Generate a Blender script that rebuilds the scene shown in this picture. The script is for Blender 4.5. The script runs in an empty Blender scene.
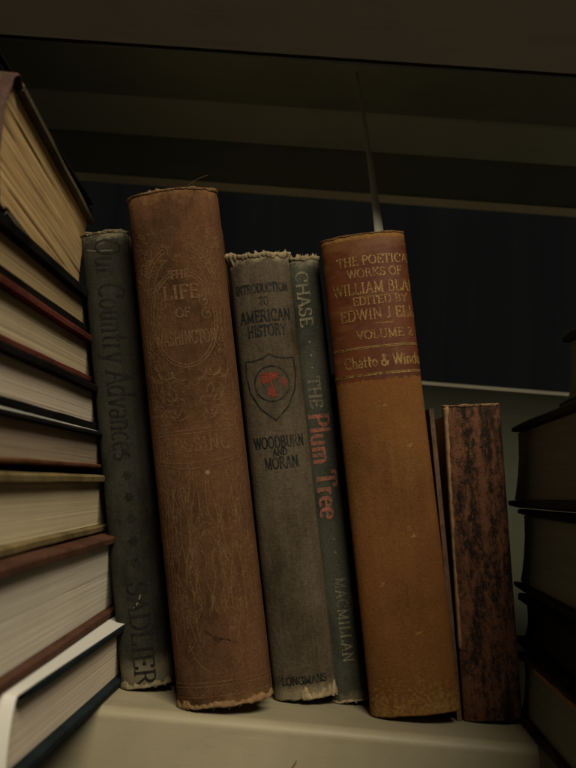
import bpy, bmesh, math, random
from mathutils import Vector, Matrix, noise
random.seed(7)
R = math.radians
scene = bpy.context.scene

# ------------------------------------------------------------------ camera, world, lamp, exposure
cam_data = bpy.data.cameras.new('camera')
cam = bpy.data.objects.new('camera', cam_data)
scene.collection.objects.link(cam)
CM = Matrix(((0.9964337484526298, -0.07962008375739803, 0.027936127274667155),
             (0.01869638638155034, -0.11451536658699585, -0.9932455265198619),
             (0.08228140786905179, 0.9902256677535232, -0.11261836813404759)))
cam.matrix_world = CM.to_4x4()
cam_data.sensor_fit = 'HORIZONTAL'
cam_data.sensor_width = 36.0
cam_data.lens = 36.0 * 850 / 576
cam_data.clip_start = 0.01
cam_data.clip_end = 50
cam_data.dof.use_dof = True
cam_data.dof.focus_distance = 0.37
cam_data.dof.aperture_fstop = 16.0
scene.camera = cam

world = bpy.data.worlds.new('World')
scene.world = world
world.use_nodes = True
bg = world.node_tree.nodes['Background']
bg.inputs[0].default_value = (1.0, 0.88, 0.66, 1)
bg.inputs[1].default_value = 0.022

def area(name, loc, target, sx, sy, power, col):
    l = bpy.data.lights.new(name, 'AREA')
    l.shape = 'RECTANGLE'; l.size = sx; l.size_y = sy; l.energy = power; l.color = col
    o = bpy.data.objects.new(name, l); scene.collection.objects.link(o)
    o.location = loc
    o.rotation_euler = (Vector(target) - Vector(loc)).to_track_quat('-Z', 'Y').to_euler()
    return o
area('ceiling_lamp', (0.36, -0.76, 1.02), (0.0, 0.33, 0.0), 0.8, 0.35, 25.5, (1.0, 0.86, 0.63))

scene.view_settings.view_transform = 'Standard'
scene.view_settings.look = 'None'
scene.view_settings.exposure = 0.0
scene.view_settings.gamma = 1.0

# ------------------------------------------------------------------ helpers
def link(name, verts, faces, mat, parent=None, smooth=True, bevel=0.0):
    me = bpy.data.meshes.new(name)
    me.from_pydata([tuple(v) for v in verts], [], faces)
    me.validate()
    bm = bmesh.new(); bm.from_mesh(me)
    bmesh.ops.recalc_face_normals(bm, faces=bm.faces)
    if bevel:
        bmesh.ops.bevel(bm, geom=[e for e in bm.edges], offset=bevel, segments=2, affect='EDGES', profile=0.5)
    bm.to_mesh(me); bm.free()
    for p in me.polygons: p.use_smooth = smooth
    o = bpy.data.objects.new(name, me)
    scene.collection.objects.link(o)
    me.materials.append(mat)
    if parent: o.parent = parent
    return o

def open_link(name, verts, faces, mat, parent=None):          # lettering: keep the winding as given
    me = bpy.data.meshes.new(name)
    me.from_pydata([tuple(v) for v in verts], [], faces)
    o = bpy.data.objects.new(name, me); scene.collection.objects.link(o)
    me.materials.append(mat)
    if parent: o.parent = parent
    return o

def thing(name, label, cat, loc=(0, 0, 0), rot=(0, 0, 0), group=None):
    o = bpy.data.objects.new(name, None); scene.collection.objects.link(o)
    o.empty_display_size = 0.01
    o.location = loc; o.rotation_euler = rot
    o['label'] = label; o['category'] = cat
    if group: o['group'] = group
    return o

# ------------------------------------------------------------------ materials
ALB = 1.0        # how dark the cloth of the book being built is
class NT:
    def __init__(s, name):
        s.m = bpy.data.materials.new(name); s.m.use_nodes = True
        s.t = s.m.node_tree; s.b = s.t.nodes['Principled BSDF']
        s.co = s.n('ShaderNodeTexCoord').outputs['Object']
    def n(s, k, **kw):
        x = s.t.nodes.new(k)
        for a, v in kw.items(): setattr(x, a, v)
        return x
    def l(s, a, b): s.t.links.new(a, b)
    def mapv(s, sc=(1, 1, 1), loc=(0, 0, 0), rot=(0, 0, 0)):
        x = s.n('ShaderNodeMapping'); x.inputs['Scale'].default_value = sc
        x.inputs['Location'].default_value = loc; x.inputs['Rotation'].default_value = rot
        s.l(s.co, x.inputs['Vector']); return x.outputs[0]
    def noise(s, scale, detail=4, rough=0.6, vec=None, dist=0.0):
        x = s.n('ShaderNodeTexNoise'); x.inputs['Scale'].default_value = scale
        x.inputs['Detail'].default_value = detail; x.inputs['Roughness'].default_value = rough
        x.inputs['Distortion'].default_value = dist
        s.l(vec if vec else s.co, x.inputs['Vector']); return x.outputs['Fac']
    def ramp(s, f, stops):
        x = s.n('ShaderNodeValToRGB'); e = x.color_ramp.elements
        while len(e) < len(stops): e.new(0.5)
        for k, (p, c) in zip(e, stops):
            k.position = p
            k.color = (c, c, c, 1) if isinstance(c, (int, float)) else (*c, 1)
        s.l(f, x.inputs[0]); return x.outputs[0]
    def mix(s, f, a, b, mode='MIX'):
        x = s.n('ShaderNodeMix', data_type='RGBA', blend_type=mode)
        for sock, v in ((x.inputs[0], f), (x.inputs[6], a), (x.inputs[7], b)):
            if isinstance(v, (int, float)): sock.default_value = v
            elif isinstance(v, tuple): sock.default_value = (*v, 1)
            else: s.l(v, sock)
        return x.outputs[2]
    def math(s, op, a, b=None, clamp=False):
        x = s.n('ShaderNodeMath', operation=op); x.use_clamp = clamp
        for sock, v in zip(x.inputs, (a, b)):
            if v is None: continue
            if isinstance(v, (int, float)): sock.default_value = v
            else: s.l(v, sock)
        return x.outputs[0]
    def sep(s, i):
        x = s.n('ShaderNodeSeparateXYZ'); s.l(s.co, x.inputs[0]); return x.outputs[i]
    def bump(s, h, strength, dist):
        x = s.n('ShaderNodeBump'); x.inputs['Strength'].default_value = strength
        x.inputs['Distance'].default_value = dist; s.l(h, x.inputs['Height'])
        s.l(x.outputs[0], s.b.inputs['Normal'])
    def out(s, col, rough=0.8, spec=0.25):
        if ALB != 1.0: col = tuple(x * ALB for x in col) if isinstance(col, tuple) else s.mix(1.0, col, (ALB, ALB, ALB), 'MULTIPLY')
        if isinstance(col, tuple): s.b.inputs['Base Color'].default_value = (*col, 1)
        else: s.l(col, s.b.inputs['Base Color'])
        if isinstance(rough, (int, float)): s.b.inputs['Roughness'].default_value = rough
        else: s.l(rough, s.b.inputs['Roughness'])
        s.b.inputs['Specular IOR Level'].default_value = spec
        return s.m

def cloth(name, dark, light, worn=None, weave=1400, rough=0.75, spec=0.25, H=None, wear=0.5, streak=1.0, seed=0.0, bottom_worn=None, mottle=0.52):
    """old book cloth: blotches, rubbed streaks, thread grain, scuffs, rubbed head and tail"""
    k = NT(name)
    big = k.noise(28, 5, 0.65, k.mapv(loc=(seed, seed * 2, 0)))
    st = k.noise(1.0, 5, 0.65, k.mapv((420, 420, 22), (seed, 0, seed)))
    f = k.math('ADD', k.math('MULTIPLY', big, 0.6), k.math('MULTIPLY', st, 0.4 * streak))
    col = k.mix(k.ramp(f, [(0.34, 0.0), (0.66, 1.0)]), dark, light)
    th1 = k.noise(1.0, 2, 0.5, k.mapv((weave * 2, weave * 2, weave * 0.6)))
    th2 = k.noise(1.0, 2, 0.5, k.mapv((weave * 0.6, weave * 0.6, weave * 2)))
    grain = k.math('ADD', th1, th2)
    col = k.mix(0.42, col, k.mix(1.0, col, k.ramp(k.math('MULTIPLY', grain, 0.5), [(0.36, 0.45), (0.64, 1.5)]), 'MULTIPLY'))
    col = k.mix(1.0, col, k.ramp(k.noise(1.0, 6, 0.72, k.mapv((26, 26, 17), (seed * 1.7, 3, seed))), [(0.36, mottle), (0.52, 1.0), (0.66, 1.12)]), 'MULTIPLY')
    if worn:
        scf = k.noise(1.0, 6, 0.7, k.mapv((95, 95, 60), (seed * 3, 1, 2)), dist=0.4)
        m = k.ramp(scf, [(0.66, 0.0), (0.72, wear)])
        if H:
            z = k.math('DIVIDE', k.sep(2), H)
            e = k.math('MULTIPLY', k.math('ABSOLUTE', k.math('SUBTRACT', z, 0.5)), 2.0)
            e = k.ramp(k.math('ADD', e, k.math('MULTIPLY', k.math('SUBTRACT', k.noise(130, 6, 0.75), 0.5), 0.22)), [(0.955, 0.0), (1.0, 0.85)])
            m = k.math('MAXIMUM', m, e)
        col = k.mix(m, col, worn)
        if bottom_worn and H:
            zb = k.math('ADD', k.sep(2), k.math('MULTIPLY', k.math('SUBTRACT', k.noise(150, 6, 0.75), 0.5), 0.012))
            col = k.mix(k.ramp(k.math('DIVIDE', zb, H), [(bottom_worn - 0.02, 1.0), (bottom_worn + 0.01, 0.0)]), col, worn)
    h = k.math('ADD', k.math('MULTIPLY', grain, 0.5), k.math('MULTIPLY', k.noise(60, 6, 0.7), 0.8))
    k.bump(h, 0.55, 0.0006)
    return k.out(col, k.math('ADD', rough - 0.02, k.math('MULTIPLY', big, 0.2)), spec * 0.22)

def pages(name, col, dark, axis, scale=900, contrast=1.0, seed=0.0, stain=0.3):
    """edges of many leaves: axis is the thickness axis (0 x for a standing book, 2 z for a lying one)"""
    k = NT(name)
    def v(s, t, l=0.0): return tuple(s if i == axis else t for i in range(3)), (seed, seed, seed + l)
    a = k.noise(1.0, 3, 0.7, k.mapv(*v(scale * 1.6, 14)))
    b = k.noise(1.0, 4, 0.7, k.mapv(*v(scale * 0.22, 7, 3)), dist=0.3)
    f = k.math('ADD', k.math('MULTIPLY', a, 0.5), k.math('MULTIPLY', b, 0.5))
    c = k.mix(k.ramp(f, [(0.5 - 0.26 / contrast, 0.0), (0.5 + 0.20 / contrast, 1.0)]), dark, col)
    s = k.ramp(k.noise(26, 6, 0.7, k.mapv(loc=(seed, seed, 1))), [(0.45, 0.0), (0.75, stain)])
    c = k.mix(s, c, tuple(x * y for x, y in zip(col, (0.66, 0.56, 0.42))))
    k.bump(f, 0.14, 0.0004)
    return k.out(c, 0.85, 0.15)

def ink(name, col, under, lo=0.40, hi=0.56, rough=0.6, metal=0.0, scale=240, spec=0.3, seed=0.0):
    """stamped lettering partly rubbed off"""
    k = NT(name)
    m = k.ramp(k.noise(scale, 5, 0.75, k.mapv(loc=(seed, seed, seed))), [(lo, 0.0), (hi, 1.0)])
    k.b.inputs['Metallic'].default_value = metal
    gr = k.noise(1.0, 3, 0.6, k.mapv((2200, 2200, 1200)))
    k.bump(gr, 0.5, 0.0005)
    fac = k.ramp(gr, [(0.34, 0.55), (0.66, 1.25)])
    return k.out(k.mix(1.0, k.mix(m, under, col), fac, 'MULTIPLY'), rough, spec * 0.4)

def plain(name, col, rough=0.6, var=0.25, scale=60, spec=0.3, bump=0.15, seed=0.0):
    k = NT(name)
    f = k.noise(scale, 6, 0.7, k.mapv(loc=(seed, seed, seed)))
    c = k.mix(k.ramp(f, [(0.3, 0.0), (0.7, 1.0)]), tuple(x * (1 - var) for x in col), tuple(min(1, x * (1 + var)) for x in col))
    k.bump(k.noise(scale * 8, 4, 0.6), bump, 0.0004)
    return k.out(c, rough, spec)

# ------------------------------------------------------------------ stroke lettering
def arc(cx, cy, rx, ry, a0, a1, n=14):
    return [(cx + rx * math.cos(R(a0 + (a1 - a0) * i / n)), cy + ry * math.sin(R(a0 + (a1 - a0) * i / n))) for i in range(n + 1)]
def S_(x, y, w=0.13): return [(x - w, y), (x + w, y)]
def V_(x, y0=0, y1=1): return [(x, y0), (x, y1)]
G = {}
def g(c, w, *st): G[c] = (w, list(st))
g(' ', 0.36)
g('A', 0.82, [(0.1, 0), (0.41, 1)], [(0.41, 1), (0.72, 0)], [(0.21, 0.34), (0.61, 0.34)], S_(0.1, 0.02), S_(0.72, 0.02))
g('B', 0.74, V_(0.16), S_(0.16, 0.02, 0.12), S_(0.16, 0.98, 0.12), [(0.16, 0.98), (0.36, 0.98)] + arc(0.36, 0.75, 0.2, 0.23, 90, -90) + [(0.16, 0.52)], [(0.16, 0.52), (0.38, 0.52)] + arc(0.38, 0.27, 0.24, 0.25, 90, -90) + [(0.16, 0.02)])
g('C', 0.82, arc(0.45, 0.5, 0.36, 0.48, 48, 312, 22), [(0.7, 0.64), (0.71, 0.96)])
g('D', 0.84, V_(0.16), S_(0.16, 0.02, 0.12), S_(0.16, 0.98, 0.12), [(0.16, 0.98), (0.36, 0.98)] + arc(0.36, 0.5, 0.38, 0.48, 90, -90, 20) + [(0.16, 0.02)])
g('E', 0.70, V_(0.16), S_(0.14, 0.02, 0.1), [(0.06, 0.98), (0.6, 0.98)], [(0.06, 0.02), (0.62, 0.02)], [(0.16, 0.52), (0.46, 0.52)], [(0.59, 0.98), (0.59, 0.8)], [(0.62, 0.02), (0.62, 0.22)], [(0.46, 0.43), (0.46, 0.61)])
g('F', 0.66, V_(0.16), S_(0.16, 0.02), [(0.06, 0.98), (0.6, 0.98)], [(0.16, 0.52), (0.46, 0.52)], [(0.59, 0.98), (0.59, 0.8)], [(0.46, 0.43), (0.46, 0.61)])
g('G', 0.86, arc(0.45, 0.5, 0.36, 0.48, 48, 340, 24), [(0.7, 0.64), (0.71, 0.96)], [(0.75, 0.06), (0.75, 0.42)], S_(0.73, 0.42))
g('H', 0.90, V_(0.17), V_(0.72), S_(0.17, 0.02), S_(0.17, 0.98), S_(0.72, 0.02), S_(0.72, 0.98), [(0.17, 0.51), (0.72, 0.51)])
g('I', 0.42, V_(0.2), S_(0.2, 0.02), S_(0.2, 0.98))
g('J', 0.52, [(0.33, 1), (0.33, 0.2)] + arc(0.2, 0.2, 0.13, 0.2, 0, -150, 10), S_(0.33, 0.98))
g('K', 0.86, V_(0.17), S_(0.17, 0.02), S_(0.17, 0.98), [(0.7, 0.98), (0.2, 0.44)], [(0.34, 0.6), (0.74, 0.02)], S_(0.7, 0.98, 0.11), S_(0.75, 0.02, 0.11))
g('L', 0.68, V_(0.17), S_(0.17, 0.98), [(0.06, 0.02), (0.6, 0.02)], [(0.6, 0.02), (0.62, 0.26)])
g('M', 1.02, [(0.17, 0), (0.17, 1)], [(0.17, 1), (0.5, 0.06)], [(0.5, 0.06), (0.83, 1)], V_(0.83), S_(0.17, 0.02, 0.11), S_(0.83, 0.02), S_(0.12, 0.98, 0.08), S_(0.88, 0.98, 0.08))
g('N', 0.88, V_(0.17), [(0.17, 1), (0.71, 0.02)], V_(0.71), S_(0.17, 0.02, 0.11), S_(0.12, 0.98, 0.08), S_(0.71, 0.98, 0.11))
g('O', 0.90, arc(0.44, 0.5, 0.36, 0.48, 0, 360, 30))
g('P', 0.70, V_(0.16), S_(0.16, 0.02), S_(0.16, 0.98, 0.12), [(0.16, 0.98), (0.36, 0.98)] + arc(0.36, 0.73, 0.25, 0.25, 90, -90) + [(0.16, 0.48)])
g('R', 0.82, V_(0.16), S_(0.16, 0.02), S_(0.16, 0.98, 0.12), [(0.16, 0.98), (0.36, 0.98)] + arc(0.36, 0.75, 0.22, 0.23, 90, -90) + [(0.16, 0.52)], [(0.4, 0.51), (0.72, 0.02)], S_(0.73, 0.02, 0.08))
g('S', 0.66, arc(0.32, 0.745, 0.21, 0.235, 40, 268, 16) + arc(0.32, 0.27, 0.24, 0.25, 90, -150, 18)[1:], [(0.5, 0.74), (0.5, 0.97)], [(0.09, 0.03), (0.08, 0.3)])
g('T', 0.76, V_(0.38), S_(0.38, 0.02), [(0.06, 0.98), (0.70, 0.98)], [(0.06, 0.98), (0.05, 0.76)], [(0.70, 0.98), (0.71, 0.76)])
g('U', 0.86, [(0.17, 1), (0.17, 0.32)] + arc(0.43, 0.32, 0.26, 0.3, 180, 360, 14) + [(0.69, 1)], S_(0.17, 0.98), S_(0.69, 0.98, 0.11))
g('V', 0.80, [(0.1, 1), (0.41, 0.0)], [(0.41, 0.0), (0.70, 1)], S_(0.1, 0.98), S_(0.70, 0.98, 0.11))
g('W', 1.14, [(0.1, 1), (0.35, 0.0)], [(0.35, 0.0), (0.58, 1)], [(0.58, 1), (0.82, 0.0)], [(0.82, 0.0), (1.05, 1)], S_(0.1, 0.98, 0.11), S_(0.57, 0.98, 0.11), S_(1.05, 0.98, 0.09))
g('Y', 0.80, [(0.08, 1), (0.4, 0.46)], [(0.4, 0.46), (0.71, 1)], V_(0.4, 0, 0.46), S_(0.4, 0.02), S_(0.08, 0.98, 0.1), S_(0.71, 0.98, 0.1))
g('2', 0.60, arc(0.29, 0.72, 0.2, 0.25, 170, -35, 14) + [(0.08, 0.03)], [(0.08, 0.03), (0.52, 0.03), (0.54, 0.2)])
g('&', 0.86, [(0.78, 0.45), (0.6, 0.1)] + arc(0.34, 0.25, 0.27, 0.24, -35, -240, 16) + [(0.44, 0.62)] + arc(0.36, 0.8, 0.14, 0.18, -30, 220, 14) + [(0.72, 0.02)])
g('*', 0.60, [(0.3, 0.25), (0.3, 0.75)], [(0.08, 0.38), (0.52, 0.62)], [(0.08, 0.62), (0.52, 0.38)])
g('.', 0.40, [(0.16, 0.02), (0.16, 0.1)], [(0.2, 0.02), (0.2, 0.1)])
g('a', 0.56, arc(0.26, 0.44, 0.18, 0.18, 140, 0, 10) + [(0.44, 0.06)], S_(0.48, 0.02, 0.05), arc(0.26, 0.17, 0.18, 0.16, 60, 320, 14))
g('c', 0.52, arc(0.28, 0.31, 0.22, 0.3, 50, 315, 16))
g('d', 0.60, arc(0.27, 0.31, 0.21, 0.3, 0, 360, 20), [(0.47, 1.02), (0.47, 0)], S_(0.41, 1.0, 0.06), S_(0.5, 0.02, 0.06))
g('e', 0.54, [(0.07, 0.34), (0.48, 0.34)] + arc(0.28, 0.31, 0.21, 0.3, 8, 315, 18))
g('h', 0.64, V_(0.14, 0, 1.02), [(0.14, 0.42)] + arc(0.31, 0.42, 0.17, 0.2, 160, 0, 10) + [(0.48, 0)], S_(0.14, 0.02, 0.1), S_(0.48, 0.02, 0.1), S_(0.09, 1.0, 0.06))
g('i', 0.32, V_(0.15, 0, 0.62), S_(0.15, 0.02, 0.1), S_(0.1, 0.6, 0.06), [(0.15, 0.8), (0.15, 0.92)])
g('l', 0.32, V_(0.15, 0, 1.02), S_(0.15, 0.02, 0.1), S_(0.1, 1.0, 0.06))
g('m', 0.94, V_(0.14, 0, 0.62), [(0.14, 0.42)] + arc(0.29, 0.42, 0.15, 0.2, 160, 0, 10) + [(0.44, 0)], [(0.44, 0.42)] + arc(0.6, 0.42, 0.16, 0.2, 160, 0, 10) + [(0.76, 0)], S_(0.14, 0.02, 0.1), S_(0.44, 0.02, 0.1), S_(0.77, 0.02, 0.1), S_(0.09, 0.6, 0.06))
g('n', 0.64, V_(0.14, 0, 0.62), [(0.14, 0.42)] + arc(0.31, 0.42, 0.17, 0.2, 160, 0, 10) + [(0.48, 0)], S_(0.14, 0.02, 0.1), S_(0.48, 0.02, 0.1), S_(0.09, 0.6, 0.06))
g('o', 0.58, arc(0.28, 0.31, 0.22, 0.3, 0, 360, 22))
g('r', 0.48, V_(0.14, 0, 0.62), [(0.14, 0.4)] + arc(0.3, 0.42, 0.14, 0.18, 160, 50, 8), S_(0.16, 0.02, 0.12), S_(0.09, 0.6, 0.06))
g('s', 0.46, arc(0.22, 0.46, 0.14, 0.15, 40, 268, 12) + arc(0.22, 0.16, 0.16, 0.15, 90, -150, 12)[1:])
g('t', 0.48, [(0.2, 0.92), (0.2, 0.15)] + arc(0.31, 0.15, 0.11, 0.14, 180, 300, 8), [(0.04, 0.60), (0.40, 0.60)], [(0.04, 0.57), (0.40, 0.57)])
g('u', 0.64, [(0.14, 0.62), (0.14, 0.2)] + arc(0.3, 0.2, 0.16, 0.2, 180, 340, 10), V_(0.48, 0, 0.62), S_(0.1, 0.6, 0.06), S_(0.44, 0.6, 0.06), S_(0.53, 0.02, 0.05))
g('v', 0.58, [(0.08, 0.62), (0.29, 0.0)], [(0.29, 0.0), (0.5, 0.62)], S_(0.08, 0.6, 0.08), S_(0.5, 0.6, 0.08))
g('y', 0.58, [(0.08, 0.62), (0.3, 0.0)], [(0.5, 0.62), (0.24, -0.2), (0.1, -0.26)], S_(0.08, 0.6, 0.08), S_(0.5, 0.6, 0.08))

def densify(p, step):
    out = [p[0]]
    for a, b in zip(p, p[1:]):
        L = math.hypot(b[0] - a[0], b[1] - a[1]); n = max(1, int(L / step + 0.999))
        out += [(a[0] + (b[0] - a[0]) * i / n, a[1] + (b[1] - a[1]) * i / n) for i in range(1, n + 1)]
    return out

class Strokes:
    """collects flat strokes in a spine's (u, v) sheet and builds them on the curved spine as one mesh"""
    def __init__(s): s.quads = []; s.k = 0
    def line(s, pts, thick, thin=None, nib=-15, xf=None):
        thin = thick if thin is None else thin
        pts = densify(pts, 0.12 if xf else 0.0012)
        L, Rr = [], []
        n = len(pts)
        for i, p in enumerate(pts):
            a = pts[max(0, i - 1)]; b = pts[min(n - 1, i + 1)]
            dx, dy = b[0] - a[0], b[1] - a[1]; d = math.hypot(dx, dy) or 1e-9
            w = 0.5 * (thin + (thick - thin) * abs(math.sin(math.atan2(dy, dx) - R(nib))))
            nx, ny = -dy / d * w, dx / d * w
            L.append((p[0] + nx, p[1] + ny)); Rr.append((p[0] - nx, p[1] - ny))
        if xf: L = [xf(*q) for q in L]; Rr = [xf(*q) for q in Rr]
        s.k += 1
        for i in range(n - 1): s.quads.append((Rr[i], Rr[i + 1], L[i + 1], L[i], s.k))
    def text(s, txt, u, v, size, thick=0.17, thin=0.07, width=None, down=False, slant=0.0, align='c', gap=0.0, cond=1.0):
        adv = sum((G[c][0] + gap) for c in txt) - gap
        sx = size * cond
        if width: sx = width / adv
        x = -adv / 2 * sx if align == 'c' else 0.0
        for c in txt:
            w, st = G[c]
            for p in st:
                def xf(a, b, x=x):
                    X = x + (a + slant * b) * sx; Y = (b - 0.5) * size
                    return (u + Y, v - X) if down else (u + X, v + Y)
                s.line(p, thick, thin, xf=xf)
            x += (w + gap) * sx
    def fill(s, poly):                                     # star-shaped fill from the centroid
        cx = sum(p[0] for p in poly) / len(poly); cy = sum(p[1] for p in poly) / len(poly)
        s.k += 1
        for a, b in zip(poly, poly[1:] + poly[:1]): s.quads.append((a, b, (cx, cy), None, s.k))
    def build(s, name, book, mat, off=0.00012):
        V, F = [], []
        for q in s.quads:
            ids = []
            for p in q[:4]:
                if p is None: continue
                V.append(book.surf(p[0], p[1], off + (s.k - q[4]) % 60 * 1.2e-6)); ids.append(len(V) - 1)
            F.append(ids)
        return open_link(name, V, F, mat, book.root)

# ------------------------------------------------------------------ a book
class Book:
    """t = thickness, h = head-to-tail, d = spine (0) to fore-edge.  flat: lies on its side, side=+1/-1 shows its tail to +x/-x"""
    def __init__(s, root, W, H, L, bulge, flat=False, side=1, board=0.0026, sq=0.003):
        s.root, s.W, s.H, s.L, s.b, s.flat, s.side, s.board, s.sq = root, W, H, L, bulge, flat, side, board, sq
        N = 240; s.tab = [(0.0, -math.pi / 2)]; acc = 0
        for i in range(1, N + 1):
            a = -math.pi / 2 + math.pi * i / N; a0 = a - math.pi / N
            acc += math.hypot(W / 2 * (math.sin(a) - math.sin(a0)), bulge * (math.cos(a) - math.cos(a0)))
            s.tab.append((acc, a))
        s.arc = acc
    def P(s, t, d, h):
        if s.flat: return Vector((s.side * (-h), d, t + s.W / 2))
        return Vector((t, d, h))
    def ang(s, u):
        q = min(max(u + s.arc / 2, 0), s.arc)
        lo, hi = 0, len(s.tab) - 1
        while hi - lo > 1:
            m = (lo + hi) // 2
            if s.tab[m][0] <= q: lo = m
            else: hi = m
        a, b = s.tab[lo], s.tab[hi]
        return a[1] + (b[1] - a[1]) * (q - a[0]) / (b[0] - a[0])
    def surf(s, u, v, off=0.0):
        a = s.ang(u)
        nx, ny = math.sin(a) / (s.W / 2), math.cos(a) / s.b
        l = math.hypot(nx, ny)
        return s.P(s.W / 2 * math.sin(a) + nx / l * off, -s.b * math.cos(a) - ny / l * off, v)
    def spine(s, mat, rag=0.0004, sag=0.0, name='spine', dip=0.0):
        """curved spine sheet 1 mm thick, with joints at both boards; rag = unevenness of head and tail"""
        nu, nv = 36, 30
        prof = []
        for i in range(nu + 1):
            a = -math.pi / 2 + math.pi * i / nu
            prof.append((s.W / 2 * math.sin(a), -s.b * math.cos(a), a))
        prof = [(-s.W / 2 + 0.0012, 0.006, -math.pi / 2), (-s.W / 2 + 0.0016, 0.0035, -math.pi / 2), (-s.W / 2 + 0.0004, 0.0012, -math.pi / 2)] + prof \
             + [(s.W / 2 - 0.0004, 0.0012, math.pi / 2), (s.W / 2 - 0.0016, 0.0035, math.pi / 2), (s.W / 2 - 0.0012, 0.006, math.pi / 2)]
        m = len(prof); V, F = [], []
        top = [random.uniform(-rag, rag) for _ in range(m)]; bot = [random.uniform(-rag, rag) for _ in range(m)]
        top = [(top[max(0, i - 1)] + 2 * top[i] + top[min(m - 1, i + 1)]) / 4 for i in range(m)]
        bot = [(bot[max(0, i - 1)] + 2 * bot[i] + bot[min(m - 1, i + 1)]) / 4 for i in range(m)]
        for layer, ins in ((0, 0.0), (1, 0.0011)):
            for j in range(nv + 1):
                for i, (t, d, a) in enumerate(prof):
                    f = j / nv
                    h = f * s.H
                    c = math.cos(a)
                    if j == nv: h += top[i] - sag * c * c - dip * c
                    if j == 0: h += bot[i] + 0.4 * sag * c * c
                    r = ins
                    if j in (0, nv): r += 0.0005 if layer == 0 else -0.0003
                    if j in (1, nv - 1): h = (s.H - 0.0007 - sag * c * c - dip * c + top[i]) if j == nv - 1 else (0.0007 + bot[i])
                    V.append(s.P(t - math.sin(a) * r, d + c * r, h))
        n1 = (nv + 1) * m
        for j in range(nv):
            for i in range(m - 1):
                q = j * m + i
                F.append((q, q + 1, q + m + 1, q + m)); F.append((n1 + q, n1 + q + m, n1 + q + m + 1, n1 + q + 1))
        for i in range(m - 1):
            F.append((i, n1 + i, n1 + i + 1, i + 1)); q = nv * m + i
            F.append((q, q + 1, n1 + q + 1, n1 + q))
        for j in range(nv):
            q = j * m; F.append((q, q + m, n1 + q + m, n1 + q)); q += m - 1; F.append((q, n1 + q, n1 + q + m, q + m))
        return link(name, V, F, mat, s.root)
    def boards(s, mat, name='cover', warp=0.0, which=(-1, 1)):
        for sg in which:
            V, F = [], []
            n = 10
            rows = []
            for i in range(n + 1):
                d = 0.0045 + (s.L - 0.0045) * i / n
                wv = warp * math.sin(math.pi * i / n) * sg
                e = 0.0004
                o_, i_ = sg * s.W / 2 + wv, sg * (s.W / 2 - s.board) + wv
                if i == n: o_ -= sg * 0.0006; i_ += sg * 0.0004
                wb = 0.0005 * noise.noise(Vector((i * 0.55, sg * 3.1, s.W * 900))); o_ += wb; i_ += wb
                ring = [(o_ - sg * 0.0007, 0), (i_ + sg * 0.0003, 0), (i_, 0.0004), (i_, s.H - 0.0004), (i_ + sg * 0.0003, s.H), (o_ - sg * 0.0007, s.H), (o_, s.H - 0.0007), (o_, 0.0007)]
                rows.append([s.P(t, d, h) for t, h in ring])
            for r in rows: V += r
            for i in range(n):
                for k in range(8):
                    a, b = i * 8 + k, i * 8 + (k + 1) % 8
                    F.append((a, b, b + 8, a + 8))
            F.append(tuple(range(8))); F.append(tuple(n * 8 + k for k in range(8)))
            o = link(name, V, F, mat, s.root, smooth=False)
    def block(s, mat, layers=46, jit=0.00005, concave=0.004, inset=0.0002, wave=0.0, headcap=True):
        """page block: head/tail faces broken into leaves by small steps, hollow fore-edge"""
        T = s.W - 2 * s.board - 2 * inset
        nd = 14
        offs0 = [random.gauss(0, jit) for _ in range(layers + 1)]
        offs1 = [random.gauss(0, jit) for _ in range(layers + 1)]
        ph = [random.uniform(0, 6.28) for _ in range(layers + 1)]
        V, F = [], []
        def row(hsel):
            out = []
            for j in range(layers + 1):
                t = -T / 2 + T * j / layers
                x = 2 * t / T
                for i in range(nd + 1):
                    d0 = 0.0015 - s.b * 0.85 * math.sqrt(max(0, 1 - x * x * 0.98)) + 0.001
                    d1 = s.L - s.sq - concave * (1 - x * x)
                    d = d0 + (d1 - d0) * i / nd
                    off = (offs0 if hsel == 0 else offs1)[j] * (1 + 0.5 * math.sin(ph[j] + 5 * i / nd)) + 0.00009 * (0.5 + noise.noise(Vector((j * 0.16, i * 0.45, ph[0] * 7 + hsel)))) + 0.00004 * noise.noise(Vector((j * 0.6, i * 0.3, ph[1] * 7)))
                    h = (s.sq + abs(off)) if hsel == 0 else (s.H - s.sq - abs(off))
                    tt = t + wave * math.sin(3.0 * i / nd + 1.0) * (1 - x * x)
                    out.append(s.P(tt, d, h))
            return out
        V += row(0); V += row(1)
        n1 = (layers + 1) * (nd + 1); m = nd + 1
        for j in range(layers):
            for i in range(nd):
                q = j * m + i
                F.append((q, q + m, q + m + 1, q + 1)); F.append((n1 + q, n1 + q + 1, n1 + q + m + 1, n1 + q + m))
            q = j * m; F.append((q, n1 + q, n1 + q + m, q + m)); q += nd; F.append((q, q + m, n1 + q + m, n1 + q))
        for i in range(nd):
            F.append((i, i + 1, n1 + i + 1, n1 + i)); q = layers * m + i; F.append((q, n1 + q, n1 + q + 1, q + 1))
        o = link('page_block', V, F, mat, s.root, smooth=True)
        o.data.set_sharp_from_angle(angle=R(40))
        return o
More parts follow.
